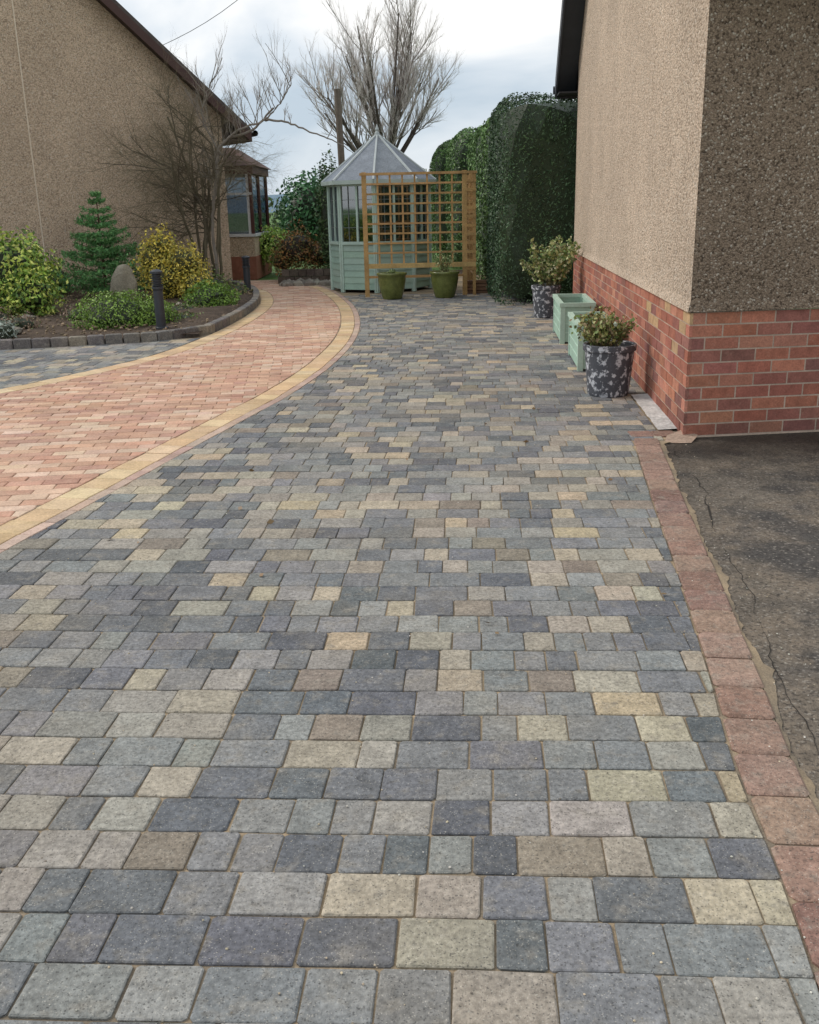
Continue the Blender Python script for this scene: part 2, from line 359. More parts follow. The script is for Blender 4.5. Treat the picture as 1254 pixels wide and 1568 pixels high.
def bush(name,lobes,n,size,pal,core=(.02,.03,.012),asp=.5,shell=.45,rough=.25,br=1.5):
    mb=MB(); pal=[tuple(q*br for q in c) for c in pal]
    tot=sum(l[3]*l[4]+l[4]*l[5] for l in lobes)
    for li,(x,y,z,rx,ry,rz) in enumerate(lobes):
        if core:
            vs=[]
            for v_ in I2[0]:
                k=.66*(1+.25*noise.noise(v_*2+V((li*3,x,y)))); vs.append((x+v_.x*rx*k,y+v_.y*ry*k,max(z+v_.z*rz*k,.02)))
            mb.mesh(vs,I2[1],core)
        for _ in range(int(n*(rx*ry+ry*rz)/tot)):
            d=rv(); r_=(1-shell*rnd()**1.5)*(1+rough*noise.noise(d*2.6+V((x*3,y,li)))*1.6+U(-.04,.08))
            p=V((x+d.x*rx*r_,y+d.y*ry*r_,z+d.z*rz*r_))
            if p.z<.03: p.z=U(.03,.1)
            clump=noise.noise(p*7/max(rx,.3)*.6)
            c=random.choice(pal); k=1+.5*clump+U(-.2,.2)
            leaf(mb,p,size*U(.6,1.3),tuple(q*k for q in c),n=d if rnd()<.5 else None,asp=asp)
    return mb.build(name,'leaf')
# loose grit, sand crumbs and a few dead leaves on the paving
mb=MB()
for i in range(1500):
    y=1.2+9*rnd()**1.6; x=U(ylo(y)+.1,bin_(min(y,6))-.02) if rnd()<.7 else bin_(min(y,6))+U(-.05,.35)*(1 if y<6 else -1)
    if y>6 and x>wallx(y)-.15: continue
    s=U(.0012,.0035); rock(mb,(x,y,.002 if x<bin_(min(y,6))+.15 else -.009),s,s,s*.7,jit(random.choice([(.5,.42,.3),(.6,.57,.5),(.25,.22,.18)]),.2),i,I1)
mb.build('loose_grit','stone')
mb=MB()
for i in range(26):
    y=U(3,15); x=U(ylo(y)+.2,(bin_(y) if y<6 else wallx(y)-.2)); leaf(mb,V((x,y,.008)),U(.02,.045),jit((.22,.14,.07),.3),asp=.6,n=V((0,0,1)))
mb.build('fallen_leaves','leaf')
# ------------------------------------------------------------------ right house
rh=empty('pebbledash_house')
C=V((1.76,6.13,0)); u=V((.0791,.9969,0)); vv=V((.9969,-.0791,0)); Lh=8.25; fr=V((math.cos(math.radians(6)),math.sin(math.radians(6)),0))
PH=.785; EZ=3.27; PIT=math.tan(math.radians(40)); RZ=EZ+PIT*Lh/2
def P(a,b,z): return C+u*a+vv*b+V((0,0,z))
W=9
mb=MB()
fc=C+fr*W; offu=(fc-C).dot(u)
prof=[(0,PH),(Lh,PH),(Lh,EZ),(Lh/2,RZ),(0,EZ)]
A=[P(a,0,z) for a,z in prof]; B=[P(a+(offu if i in(0,4) else 0),W,z) for i,(a,z) in enumerate(prof)]
lip=.018
A0=A[0]-vv*lip-u*lip; A1=A[1]-vv*lip; B0=B[0]-u*lip; up_=V((0,0,.07))
A0u,A1u,B0u=A[0]+up_,A[1]+up_,B[0]+up_
mb.mesh([A0u,A1u,A[2],A[3],A[4]],[(4,3,2,1,0)],(.5,.4,.3)); mb.mesh([A0,A1,A1u,A0u],[(0,1,2,3)],(.5,.4,.3)); mb.mesh([A0,A1,A[1],A[0]],[(0,1,2,3)],(.5,.4,.3))
mb.mesh(B,[(0,1,2,3,4)],(.5,.4,.3)); mb.mesh([A[1],B[1],B[2],A[2]],[(0,1,2,3)],(.5,.4,.3))
mb.build('rendered_side_walls','render',rh)
mb=MB(); mb.mesh([A0u,B0u,B[4],A[4]],[(0,1,2,3)],(.4,.3,.2)); mb.mesh([A0,B0,B0u,A0u],[(0,1,2,3)],(.4,.3,.2)); mb.mesh([A0,B0,B[0],A[0]],[(3,2,1,0)],(.4,.3,.2)); mb.build('rendered_front_wall','render_shade',rh)
mb=MB(); ins=.006
q=[C+u*ins+vv*ins, P(Lh-ins,ins,0), P(Lh-ins,W,0), fc+u*ins]
vs=[V((p.x,p.y,-.05)) for p in q]+[V((p.x,p.y,PH-.005)) for p in q]
mb.mesh(vs,[(0,1,5,4),(1,2,6,5),(2,3,7,6),(3,0,4,7)],(.4,.3,.2)); mb.build('plinth_mortar','mortar',rh)
mb=MB(); BR=[(.38,.145,.095),(.42,.175,.115),(.34,.13,.09),(.45,.20,.14),(.32,.13,.10),(.27,.12,.10)]
ch=.0785; bl=.215; mj=.010
for r_ in range(10):
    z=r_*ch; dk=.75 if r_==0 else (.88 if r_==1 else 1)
    s=-0.0 - (.0 if r_%2 else .1125)
    while s<Lh:
        a0=max(s,0.002);a1=min(s+bl,Lh)
        if a1-a0>.03:
            col=jit(random.choice(BR),.15,.04)
            if r_>=6 and a0<1.6 and rnd()<.3: col=jit((.48,.32,.18),.15)
            j=U(0,.002)
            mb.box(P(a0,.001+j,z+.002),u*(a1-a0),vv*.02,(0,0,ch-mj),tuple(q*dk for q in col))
        s+=bl+mj
    s=0-(.1125 if r_%2 else 0)
    while s<4.5:
        a0=s if s>0 else .0235; a1=s+bl
        if a1-a0>.03:
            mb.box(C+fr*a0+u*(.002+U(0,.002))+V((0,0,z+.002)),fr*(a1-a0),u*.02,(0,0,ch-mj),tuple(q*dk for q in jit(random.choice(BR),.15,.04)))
        s+=bl+mj
mb.build('brick_plinth','brick',rh)
DK=(.035,.035,.04)
mb=MB(); ov=.28; ev=.45
for sg in (0,1):
    ue=-ev if sg==0 else Lh+ev; um=Lh/2
    ze=EZ-PIT*ev
    a=P(ue,-ov,ze+.12);b=P(um,-ov,RZ+.12);c=P(um,W,RZ+.12);d=P(ue,W,ze+.12); t=V((0,0,.07))
    mb.mesh([a,b,c,d,a+t,b+t,c+t,d+t],[(0,1,2,3),(4,5,6,7),(0,1,5,4),(1,2,6,5),(2,3,7,6),(3,0,4,7)],(.10,.095,.09))
mb.build('roof','roof',rh)
mb=MB()
for sg in (0,1):
    ue=-ev if sg==0 else Lh+ev; um=Lh/2; ze=EZ-PIT*ev
    a=P(ue,-ov,ze-.06);b=P(um,-ov,RZ-.06)
    o2=vv*.025; t=V((0,0,.175)); mb.mesh([a,b,b+o2,a+o2,a+t,b+t,b+o2+t,a+o2+t],[(0,1,2,3),(4,5,6,7),(0,1,5,4),(2,3,7,6),(3,0,4,7)],(.07,.08,.10))
    a=P(ue,-ov+.026,ze-.03);b=P(um,-ov+.026,RZ-.03); o2=vv*(ov-.03); t=V((0,0,.02))
    mb.mesh([a,b,b+o2,a+o2,a+t,b+t,b+o2+t,a+o2+t],[(0,1,2,3),(4,5,6,7),(0,1,5,4),(2,3,7,6),(3,0,4,7)],(.04,.045,.055))
zf=EZ-PIT*ev
mb.box(P(Lh+.003,-ov+.027,zf-.03),u*ev,vv*(W),(0,0,.02),DK)
mb.box(P(Lh+ev+.003,-ov,zf-.06),u*.02,vv*W,(0,0,.2),(.05,.05,.06))
mb.box(P(-ev,-ov+.027,zf-.03),u*(ev-.003),vv*W,(0,0,.02),(.5,.5,.5))
mb.build('bargeboards_and_soffit','paint',rh)
mb=MB()
gp=[P(Lh+ev+.08,-ov-.02,zf+.06),P(Lh+ev+.08,W,zf+.06)]; tube(mb,gp,[.055,.055],10,(.03,.03,.03))
mb.build('gutter','metal',rh)
# ------------------------------------------------------------------ left house
lh=empty('gable_house')
E0=V((-3.6,21.1,0)); lu=V((-3.9,-2.6,0)).normalized(); ln=V((-lu.y,lu.x,0))
if ln.y>0: ln=-ln
Ll=9.6; LEZ=3.25; LP=math.tan(math.radians(40)); LR=LEZ+LP*Ll/2; D=9
def Q(a,b,z): return E0+lu*a-ln*b+V((0,0,z))
mb=MB(); prof=[(0,-.05),(Ll,-.05),(Ll,LEZ),(Ll/2,LR),(0,LEZ)]
A=[Q(a,0,z) for a,z in prof];B=[Q(a,D,z) for a,z in prof]
mb.mesh(A+B,[(0,1,2,3,4),(9,8,7,6,5),(0,4,9,5),(1,6,7,2)],(.4,.3,.2)); mb.build('rendered_walls','render2',lh)
mb=MB()
for sg in (0,1):
    ae=-.5 if sg==0 else Ll+.5; ze=LEZ-LP*.5
    a=Q(ae,-.3,ze+.1);b=Q(Ll/2,-.3,LR+.1);c=Q(Ll/2,D+.3,LR+.1);d=Q(ae,D+.3,ze+.1); t=V((0,0,.08))
    mb.mesh([a,b,c,d,a+t,b+t,c+t,d+t],[(0,1,2,3),(4,5,6,7),(0,1,5,4),(1,2,6,5),(2,3,7,6),(3,0,4,7)],(.09,.075,.07))
mb.build('roof','roof',lh)
mb=MB()
for sg in (0,1):
    ae=-.5 if sg==0 else Ll+.5; ze=LEZ-LP*.5; o2=-ln*.03
    a=Q(ae,-.3,ze-.08);b=Q(Ll/2,-.3,LR-.08); t=V((0,0,.18))
    mb.mesh([a,b,b+o2,a+o2,a+t,b+t,b+o2+t,a+o2+t],[(0,1,2,3),(4,5,6,7),(0,1,5,4),(2,3,7,6),(3,0,4,7)],(.075,.04,.035))
    a=Q(ae,-.268,ze-.02);b=Q(Ll/2,-.268,LR-.02); o2=-ln*.26; t=V((0,0,.02))
    mb.mesh([a,b,b+o2,a+o2,a+t,b+t,b+o2+t,a+o2+t],[(0,1,2,3),(4,5,6,7),(0,1,5,4),(2,3,7,6),(3,0,4,7)],(.06,.04,.035))
mb.box(Q(0,-.27,LEZ-LP*.5-.06),-lu*.5,-ln*D,(0,0,.02),(.06,.04,.035))
mb.box(Q(-.5,-.27,LEZ-LP*.5-.08),-lu*.03,-ln*D,(0,0,.2),(.08,.045,.04))
mb.build('bargeboards_and_soffit','paint',lh)
mb=MB(); tube(mb,[Q(-.6,-.3,LEZ-LP*.5+.08),Q(-.6,D,LEZ-LP*.5+.08)],[.06,.06],8,(.03,.03,.03)); mb.build('gutter','metal',lh)
mb=MB(); mb.box(Q(3.75,-.012,.3),lu*.02,ln*-.011,(0,0,5.2),(.74,.63,.5)); mb.build('movement_joint_bead','paint',lh)
mb=MB(); wa=4.72; wz0,wz1=1.2,2.15; fcx=(.10,.05,.035)
mb.box(Q(wa,-.02,wz0),lu*.09,ln*-.10,(0,0,wz1-wz0),fcx); mb.box(Q(wa+1.5,-.02,wz0),lu*.09,ln*-.10,(0,0,wz1-wz0),fcx)
mb.box(Q(wa+.09,-.02,wz1-.09),lu*1.41,ln*-.1,(0,0,.09),fcx); mb.box(Q(wa+.09,-.02,wz0),lu*1.41,ln*-.1,(0,0,.07),fcx)
mb.box(Q(wa-.08,-.10,wz0-.09),lu*1.75,ln*-.09,(0,0,.085),(.6,.58,.52)); mb.build('window_frame','paint',lh)
mb=MB(); mb.box(Q(wa+.09,-.012,wz0+.07),lu*1.41,ln*-.01,(0,0,wz1-wz0-.16),(.1,.1,.1)); mb.build('window_glass','glass',lh)
mb=MB(); mb.box(Q(4.0,3.6,LR-.9),lu*.6,-ln*.9,(0,0,1.6),(.25,.25,.27)); mb.build('chimney','stone',lh)
px0,px1,py0,py1=-4.9,-3.27,22.4,25.0
mb=MB(); mb.box((px0,py0,-.05),(px1-px0,0,0),(0,py1-py0,0),(0,0,.5),(.30,.12,.08)); mb.build('porch_brick_base','brick',lh)
mb=MB(); mb.box((px0,py0+.01,.45),(px1-px0-.01,0,0),(0,py1-py0-.02,0),(0,0,.42),(.5,.38,.30)); mb.build('porch_render_band','render2',lh)
mb=MB(); br=(.09,.035,.03); wh=(.62,.62,.62)
mb.box((px0,py0-.03,.875),(px1-px0+.03,0,0),(0,py1-py0+.03,0),(0,0,.06),wh)
for x,y in ((px1-.06,py0),(px1-.8,py0),(px1-.06,py0+1.2),(px1-.06,py1-.08),(px0,py0)):
    mb.box((x,y,.935),(.07,0,0),(0,.07,0),(0,0,1.25),br)
for x,y in ((px1-.12,py0),(px1-.72,py0)): mb.box((x,y+.01,.935),(.055,0,0),(0,.05,0),(0,0,1.25),wh)
mb.box((px0,py0-.005,1.75),(px1-px0,0,0),(0,.05,0),(0,0,.05),wh)
mb.box((px0,py0-.03,2.185),(px1-px0+.05,0,0),(0,py1-py0+.06,0),(0,0,.16),br)
mb.build('porch_window_frames','paint',lh)
mb=MB(); mb.box((px0,py0+.03,.94),(px1-px0-.04,0,0),(0,.01,0),(0,0,1.24),wh); mb.box((px1-.04,py0+.06,.94),(.01,0,0),(0,py1-py0-.1,0),(0,0,1.24),wh); mb.build('porch_glass','glass',lh)
mb=MB(); z=2.35
mb.mesh([(px0,py0-.12,z),(px1+.12,py0-.12,z),(px1+.12,py1+.1,z),(px0,py1+.1,z),(px0,py0+.9,z+.42),(px1-.5,py0+.9,z+.42),(px1-.5,py1-.5,z+.42),(px0,py1-.5,z+.42)],[(0,1,5,4),(1,2,6,5),(2,3,7,6),(4,5,6,7),(3,2,1,0)],(.12,.07,.06)); mb.build('porch_roof','roof',lh)
# ------------------------------------------------------------------ summerhouse
sh=empty('octagonal_summerhouse'); sc=V((-.42,18.45,0)); Rw=.90
GR=(.34,.48,.41); GR2=(.42,.55,.49)
vt=[sc+V((Rw*math.cos(math.radians(-93.6+45*k)),Rw*math.sin(math.radians(-93.6+45*k)),0)) for k in range(8)]
mb=MB(); gb=MB()
for k in range(8):
    a,b=vt[k],vt[(k+1)%8]; t=(b-a).normalized(); w=(b-a).length; n_=V((t.y,-t.x,0))
    for i in range(7):
        z=.05+i*.11
        c0=a+n_*.012+V((0,0,z));c1=b+n_*.012+V((0,0,z)); d0=a+V((0,0,z+.11));d1=b+V((0,0,z+.11))
        mb.mesh([c0,c1,d1,d0],[(0,1,2,3)],jit(GR,.04)); mb.mesh([a+V((0,0,z)),b+V((0,0,z)),c1,c0],[(0,1,2,3)],(.15,.2,.18))
    mb.box(a-t*.03-n_*.03,t*.07,n_*.055,(0,0,1.88),GR2); mb.box(b-t*.04-n_*.03,t*.07,n_*.056,(0,0,1.88),GR2)
    mb.box(a+t*.045-n_*.02+V((0,0,.82)),t*(w-.09),n_*.06,(0,0,.05),GR2)
    mb.box(a+t*.045-n_*.02+V((0,0,1.79)),t*(w-.09),n_*.04,(0,0,.09),GR2)
    mb.box(a+t*(w/2-.018)-n_*.015+V((0,0,.872)),t*.036,n_*.035,(0,0,.915),GR2)
    for i in (1,3): mb.box(a+t*(w*(.25 if i==1 else .75)-.004)-n_*.006+V((0,0,.873)),t*.009,n_*.014,(0,0,.914),(.16,.19,.19))
    for i in range(1,4): mb.box(a+t*.047-n_*.007+V((0,0,.87+i*.23)),t*(w-.094),n_*.012,(0,0,.009),(.16,.19,.19))
    gb.box(a+t*.046-n_*.011+V((0,0,.872)),t*(w-.092),n_*.004,(0,0,.916),wh)
mb.mesh([v_+V((0,0,.04)) for v_ in vt],[tuple(range(8))],(.25,.18,.1))
mb.build('wall_panels','paint',sh); gb.build('glazing','glass',sh)
mb=MB(); ap=sc+V((0,0,2.66)); rt=[sc+V((1.02*math.cos(math.radians(-93.6+45*k)),1.02*math.sin(math.radians(-93.6+45*k)),1.87)) for k in range(8)]
for k in range(8):
    a,b=rt[k],rt[(k+1)%8]; mb.face([a,b,ap],jit((.23,.26,.29),.08)); mb.face([b,a,sc+V((0,0,1.9))],(.3,.32,.3))
mb.build('roof','roof',sh)
mb=MB()
for k in range(8):
    a,b=rt[k],rt[(k+1)%8]; tube(mb,[a+V((0,0,.01)),ap+V((0,0,.01))],[.022,.018],5,(.50,.54,.54)); 
    t=(b-a); mb.box(a-V((0,0,.05)),t,V((t.y,-t.x,0)).normalized()*.018,(0,0,.065),(.42,.50,.47))
lathe(mb,ap,[(.05,-.03),(.04,.03),(.02,.05),(.035,.08),(.02,.12),(.004,.17)],10,(.45,.5,.5))
mb.build('roof_trim_and_finial','paint',sh)
# ------------------------------------------------------------------ trellis
te=MB(); WD=(.46,.28,.12); y=16.8; x0,x1,zb,zt=-.66,1.20,.0,1.96
for x in (x0,x1-.22): te.box((x,y,zb),(.075,0,0),(0,.07,0),(0,0,zt+.02),jit(WD,.08))
te.box((x1-.05,y+.001,zb),(.05,0,0),(0,.05,0),(0,0,zt),jit(WD,.08))
te.box((x0-.03,y-.014,zt-.03),(x1-x0+.05,0,0),(0,.10,0),(0,0,.04),jit(WD,.08))
te.box((x0+.077,y-.012,.46),(x1-x0-.08,0,0),(0,.05,0),(0,0,.075),(.55,.38,.16))
te.box((x0+.077,y+.012,.30),(x1-x0-.30,0,0),(0,.03,0),(0,0,.04),jit(WD,.08))
n=8
for i in range(1,n):
    x=x0+.04+(x1-.24-x0)*i/n; te.box((x,y+.02,.536),(.03,0,0),(0,.012,0),(0,0,zt-.567),jit(WD,.15))
for i in range(1,9):
    z=.536+(zt-.56)*i/9; te.box((x0+.076,y+.005,z),(x1-x0-.1,0,0),(0,.013,0),(0,0,.03),jit(WD,.15))
for i in range(0,11):
    z=.40+(zt-.42)*i/11; te.box((x1-.15,y-.012,z),(.155,0,0),(0,.014,0),(0,0,.045),jit(WD,.15))
for yy in (17.7,18.6): te.box((x1-.05,yy,0),(.06,0,0),(0,.06,0),(0,0,zt),jit(WD,.1))
for i in range(9): te.box((x1-.02,16.88+i*.19,.3),(.012,0,0),(0,.026,0),(0,0,1.6),jit(WD,.15))
for i in range(10): te.box((x1-.035,16.87,.32+i*.165),(.013,0,0),(0,1.75,0),(0,0,.026),jit(WD,.15))
te.build('trellis_screen','wood')
mb=MB()
for i in range(4): mb.box((1.02+U(-.05,.05),16.95+i*.02,.0+i*.055),(.5,0.05,0),(0,.2,0),(0,0,.045),jit((.22,.13,.08),.15))
mb.build('stacked_timber_boards','wood')
# ------------------------------------------------------------------ pots & planters
def pot(name,c,r_,h_,mat,col):
    e=empty(name); mb=MB()
    lathe(mb,c,[(.0,.0),(r_*.76,0),(r_*.80,.02),(r_*.95,h_*.86),(r_*1.02,h_*.88),(r_*1.03,h_*.985),(r_*.98,h_),(r_*.9,h_*.98),(r_*.88,h_*.85),(0,h_*.84)],48,col)
    mb.build('pot_body',mat,e)
    mb=MB()
    vs=[(c[0],c[1],c[2]+h_*.88)]+[(c[0]+r_*.89*math.cos(a/24*2*math.pi),c[1]+r_*.89*math.sin(a/24*2*math.pi),c[2]+h_*.86) for a in range(24)]
    mb.mesh(vs,[(0,i+1,(i+1)%24+1) for i in range(24)],(.1,.1,.1)); mb.build('compost','soil',e); return e
def potplant(e,c,z,R_,H_,n,size,pal,nst=14):
    mb=MB(); st=MB()
    for i in range(nst):
        a=U(0,6.28); rr=U(.1,1)*R_; tip=V((c[0]+rr*math.cos(a),c[1]+rr*math.sin(a),z+H_*U(.55,1)))
        b=V((c[0]+rr*.3*math.cos(a),c[1]+rr*.3*math.sin(a),z)); m_=(b+tip)/2+V((0,0,H_*.12))
        tube(st,[b,m_,tip],[.006,.005,.002],4,(.14,.12,.06))
        for k in range(n//nst):
            t=U(.25,1.05); p=b.lerp(tip,t)+rv()*U(0,.055)
            leaf(mb,p,size*U(.6,1.3),jit(random.choice(pal),.25),asp=.6)
    mb.build('leaves','leaf',e); st.build('stems','twig',e)
p1=pot('mottled_plant_pot',(1.58,7.62,.0),.20,.40,'marble',(.1,.1,.1)); potplant(p1,(1.55,7.62),.36,.25,.30,1500,.038,[(.30,.33,.11),(.16,.24,.07),(.42,.40,.19),(.26,.19,.09)],28)
p2=pot('mottled_plant_pot',(1.86,13.15,.0),.19,.42,'marble',(.1,.1,.1)); potplant(p2,(1.9,13.15),.38,.42,.62,3000,.055,[(.46,.46,.20),(.26,.34,.11),(.58,.56,.34),(.16,.24,.08)],38)
def planter(name,c,wx,wy,h_):
    e=empty(name); mb=MB(); G=(.36,.52,.42); G2=(.45,.60,.50)
    th=math.atan2(.0793,1); ax=V((math.cos(th),-math.sin(th),0)); ay=V((math.sin(th),math.cos(th),0)); o=V(c)
    def b(x,y,z,sx,sy,sz,col): mb.box(o+ax*x+ay*y+V((0,0,z)),ax*sx,ay*sy,(0,0,sz),col)
    tk=.018
    b(0,0,.02,wx,tk,h_-.06,G); b(0,wy-tk,.02,wx,tk,h_-.06,G); b(0,tk,.02,tk,wy-2*tk,h_-.06,G); b(wx-tk,tk,.02,tk,wy-2*tk,h_-.06,G)
    for x,y in ((-.008,-.008),(wx-.042,-.008),(-.008,wy-.042),(wx-.042,wy-.042)): b(x,y,0,.05,.05,h_-.041,G2)
    for i in range(1,4):
        b(.045,-.005,.02+i*(h_-.06)/4,wx-.09,.008,.012,G2); b(-.005,.045,.02+i*(h_-.06)/4,.008,wy-.09,.012,G2)
    b(-.02,-.02,h_-.04,wx+.04,.045,.04,G2); b(-.02,wy-.025,h_-.04,wx+.04,.045,.04,G2); b(-.02,.0255,h_-.04,.045,wy-.051,.04,G2); b(wx-.025,.0255,h_-.04,.045,wy-.051,.04,G2)
    mb.build('planter_box','plastic',e)
    mb=MB(); zc=h_-.14; mb.face([o+ax*tk+ay*tk+V((0,0,zc)),o+ax*(wx-tk)+ay*tk+V((0,0,zc)),o+ax*(wx-tk)+ay*(wy-tk)+V((0,0,zc)),o+ax*tk+ay*(wy-tk)+V((0,0,zc))],(.1,.1,.1)); mb.build('compost','soil',e)
planter('green_trough_planter',(1.54,8.75,0),.31,1.0,.42)
planter('green_trough_planter',(1.66,10.55,0),.34,1.1,.43)
for c in ((-.2,16.35,0),(.66,16.4,0)):
    e=empty('glazed_garden_pot'); mb=MB()
    lathe(mb,c,[(0,0),(.15,0),(.16,.015),(.20,.15),(.225,.30),(.225,.37),(.245,.385),(.245,.415),(.21,.42),(.20,.36),(0,.35)],32,(.13,.15,.04)); mb.build('pot_body','glaze',e,smooth=True)
    if c[0]>0: potplant(e,c,.36,.22,.42,260,.04,[(.4,.4,.2),(.2,.27,.1)],16)
    else: potplant(e,c,.36,.12,.10,60,.04,[(.2,.27,.1)],6)
for (x,y,h_) in ((-3.0,12.2,.72),(-2.75,17.6,.62)):
    e=empty('bollard_light'); mb=MB(); r_=.07
    lathe(mb,(x,y,.06),[(0,0),(r_*1.25,0),(r_*1.25,.03),(r_*.85,.04),(r_*.85,h_*.66),(r_,h_*.68),(r_,h_*.72),(r_*.8,h_*.73)],20,(.03,.03,.03))
    for k in range(5): lathe(mb,(x,y,.06+h_*(.735+k*.04)),[(r_*.7,0),(r_*1.0,.004),(r_*1.0,.010),(r_*.7,.018)],20,(.03,.03,.03))
    lathe(mb,(x,y,.06),[(r_*.7,h_*.73),(r_*.7,h_*.93),(r_*1.08,h_*.935),(r_*1.08,h_*.97),(r_*.5,h_),(0,h_*1.005)],20,(.03,.03,.03))
    mb.build('bollard_body','metal',e)
# ------------------------------------------------------------------ planting
VAR=[(.12,.20,.035),(.32,.38,.07),(.07,.13,.03),(.44,.47,.12),(.18,.28,.05)]
bush('variegated_euonymus',[(-5.55,14.3,.62,.6,.55,.62),(-6.0,14.6,.5,.6,.5,.5),(-5.2,14.0,.4,.38,.35,.36)],9500,.07,VAR)
bush('golden_conifer',[(-3.75,16.2,.42,.48,.45,.42),(-4.0,16.35,.7,.32,.3,.42),(-3.5,16.1,.62,.34,.3,.36),(-3.85,16.3,.85,.2,.2,.35),(-3.3,15.9,.3,.3,.3,.26)],8500,.05,[(.42,.33,.05),(.33,.27,.05),(.22,.22,.045),(.48,.39,.08)],core=(.06,.06,.015),rough=.4)
bush('green_hebe_mound',[(-3.65,12.75,.16,.60,.42,.36),(-3.2,12.75,.12,.3,.3,.26)],9500,.035,[(.12,.20,.035),(.18,.28,.05),(.08,.14,.025)],rough=.12)
bush('green_hebe_mound',[(-2.95,15.2,.14,.42,.5,.28)],4200,.04,[(.11,.20,.03),(.16,.26,.04),(.07,.13,.02)],rough=.15)
bush('heather_clump',[(-4.9,12.6,.1,.3,.2,.15),(-5.4,13.0,.12,.35,.25,.2),(-4.35,13.4,.12,.3,.25,.18)],2600,.035,[(.14,.09,.06),(.2,.14,.1),(.1,.12,.05)],rough=.3)
bush('silver_lavender',[(-4.75,11.75,.12,.16,.14,.16),(-5.0,11.9,.12,.2,.16,.2)],1100,.05,[(.32,.37,.33),(.22,.27,.23)],asp=.2)
bush('low_ground_cover',[(-3.2,14.2,.08,.4,.4,.12),(-4.5,15.3,.1,.5,.4,.2),(-2.9,16.9,.1,.3,.5,.2),(-3.5,17.8,.15,.5,.5,.3),(-4.6,18.3,.15,.5,.4,.35),(-6.3,17.6,.3,.7,.5,.55),(-2.95,13.2,.08,.25,.4,.1),(-4.2,14.2,.08,.3,.3,.14)],8000,.045,[(.08,.13,.03),(.16,.18,.07),(.14,.11,.06),(.06,.10,.02)],rough=.35)
def spruce(name,c,h_,r_,pal):
    mb=MB(); tw=MB(); b=V(c); tube(tw,[b,b+V((0,0,h_))],[.035,.006],6,(.12,.08,.05))
    z=.12
    while z<h_*.97:
        rr=r_*(1-z/h_)**.8+.04; nb=9 if z<h_*.7 else 5; a0=U(0,6)
        for k in range(nb):
            a=a0+6.283*k/nb+U(-.2,.2); L_=rr*U(.75,1.15); d=V((math.cos(a),math.sin(a),U(.05,.35))); side=V((-math.sin(a),math.cos(a),0))
            p0=b+V((0,0,z)); p1_=p0+d*L_; tube(tw,[p0,p1_],[.008,.003],3,(.1,.08,.04))
            for s_ in range(int(30*L_/.4)+6):
                t=U(.15,1.0); sp=(1-t)*.45*L_+.03; p=p0.lerp(p1_,t)+side*U(-sp,sp)+V((0,0,U(-.03,.02)))
                for q in range(3): leaf(mb,p+rv()*.02,U(.05,.085),jit(random.choice(pal),.25),asp=.24)
        z+=h_*.075*U(.8,1.2)
    e=empty(name); mb.build('needles','leaf',e); tw.build('trunk_and_branches','twig',e)
spruce('young_spruce',(-5.02,16.9,.08),1.72,.84,[(.11,.28,.09),(.08,.21,.07),(.16,.35,.11)])
mb=MB(); vs=[]
for v_ in I3[0]:
    w=v_.copy(); k=1+.25*noise.noise(w*1.5+V((3,1,2))); zz=w.z
    vs.append((-4.45+w.x*.2*k*(1-.35*max(zz,0)),15.9+w.y*.12*k,.30+zz*.42*k+.08*w.x))
mb.mesh(vs,I3[1],(.30,.27,.21)); mb.build('standing_stone','stone')
mb=MB()
for i in range(26):
    x=U(-7,-3);y=U(11.8,17)
    rock(mb,(x,y,.1),U(.05,.16),U(.05,.12),U(.04,.09),jit((.26,.23,.19),.3),i,I1)
mb.build('bed_rocks','stone')
mb=MB()
for i in range(1500):
    x=U(-7,-2.4);y=U(11.5,18)
    if x>KX(max(y,11.9))-.12 or y<gk(min(x,-2.69))+.1: continue
    rock(mb,(x,y,.095),U(.012,.03),U(.012,.03),U(.008,.02),jit((.24,.18,.12),.5),i,I1)
mb.build('bark_chips','stone')
mb=MB()
for i in range(46):
    x=-2.4+U(0,1.0);yy=19.7+U(-.25,.3)-.05*x; rock(mb,(x,yy,.02),U(.06,.14),U(.05,.1),U(.05,.1),jit((.22,.2,.17),.3),i,I1)
mb.build('rockery_edging','stone')
# ------------------------------------------------------------------ background shrubs
bush('hedge',[(-3,42,1.1,3,1.5,1.2),(1,42,1.3,3,1.5,1.5),(5,42,1.3,3,1.5,1.6),(-12.5,38,1.4,3,1.5,1.6)],8000,.22,[(.05,.08,.03),(.08,.1,.04),(.04,.06,.03)])
bush('dark_laurel_bush',[(-2.3,25.5,1.3,.80,.9,1.0),(-1.8,25.8,1.2,.8,.7,1.0),(-2.7,26,.8,.5,.7,.6)],8500,.11,[(.045,.13,.055),(.07,.18,.07),(.03,.08,.035)])
bush('lime_bush',[(-3.0,23.4,.62,.40,.4,.42)],2800,.065,[(.24,.36,.06),(.15,.26,.05),(.34,.42,.12)])
bush('bronze_shrub',[(-2.2,20.9,.65,.48,.4,.42),(-1.8,21.0,.5,.35,.35,.3),(-2.5,21,.42,.3,.3,.3)],4200,.06,[(.18,.09,.035),(.11,.10,.03),(.25,.13,.045),(.08,.09,.03)],core=(.03,.02,.012),rough=.4)
bush('columnar_conifer',[(-1.45,20.6,1.15,.3,.3,1.35),(-1.2,20.9,1.0,.3,.3,1.1)],5200,.07,[(.045,.085,.03),(.035,.065,.025),(.065,.10,.04)],rough=.2)
mb=MB()
for i in range(2):
    for k in range(7): mb.box((-2.55+k*.17+(i*.08),20.3,.0+i*.14),(.16,0,0),(0,.14,0),(0,0,.13),jit((.11,.085,.07),.25))
mb.build('low_stone_wall','stone')
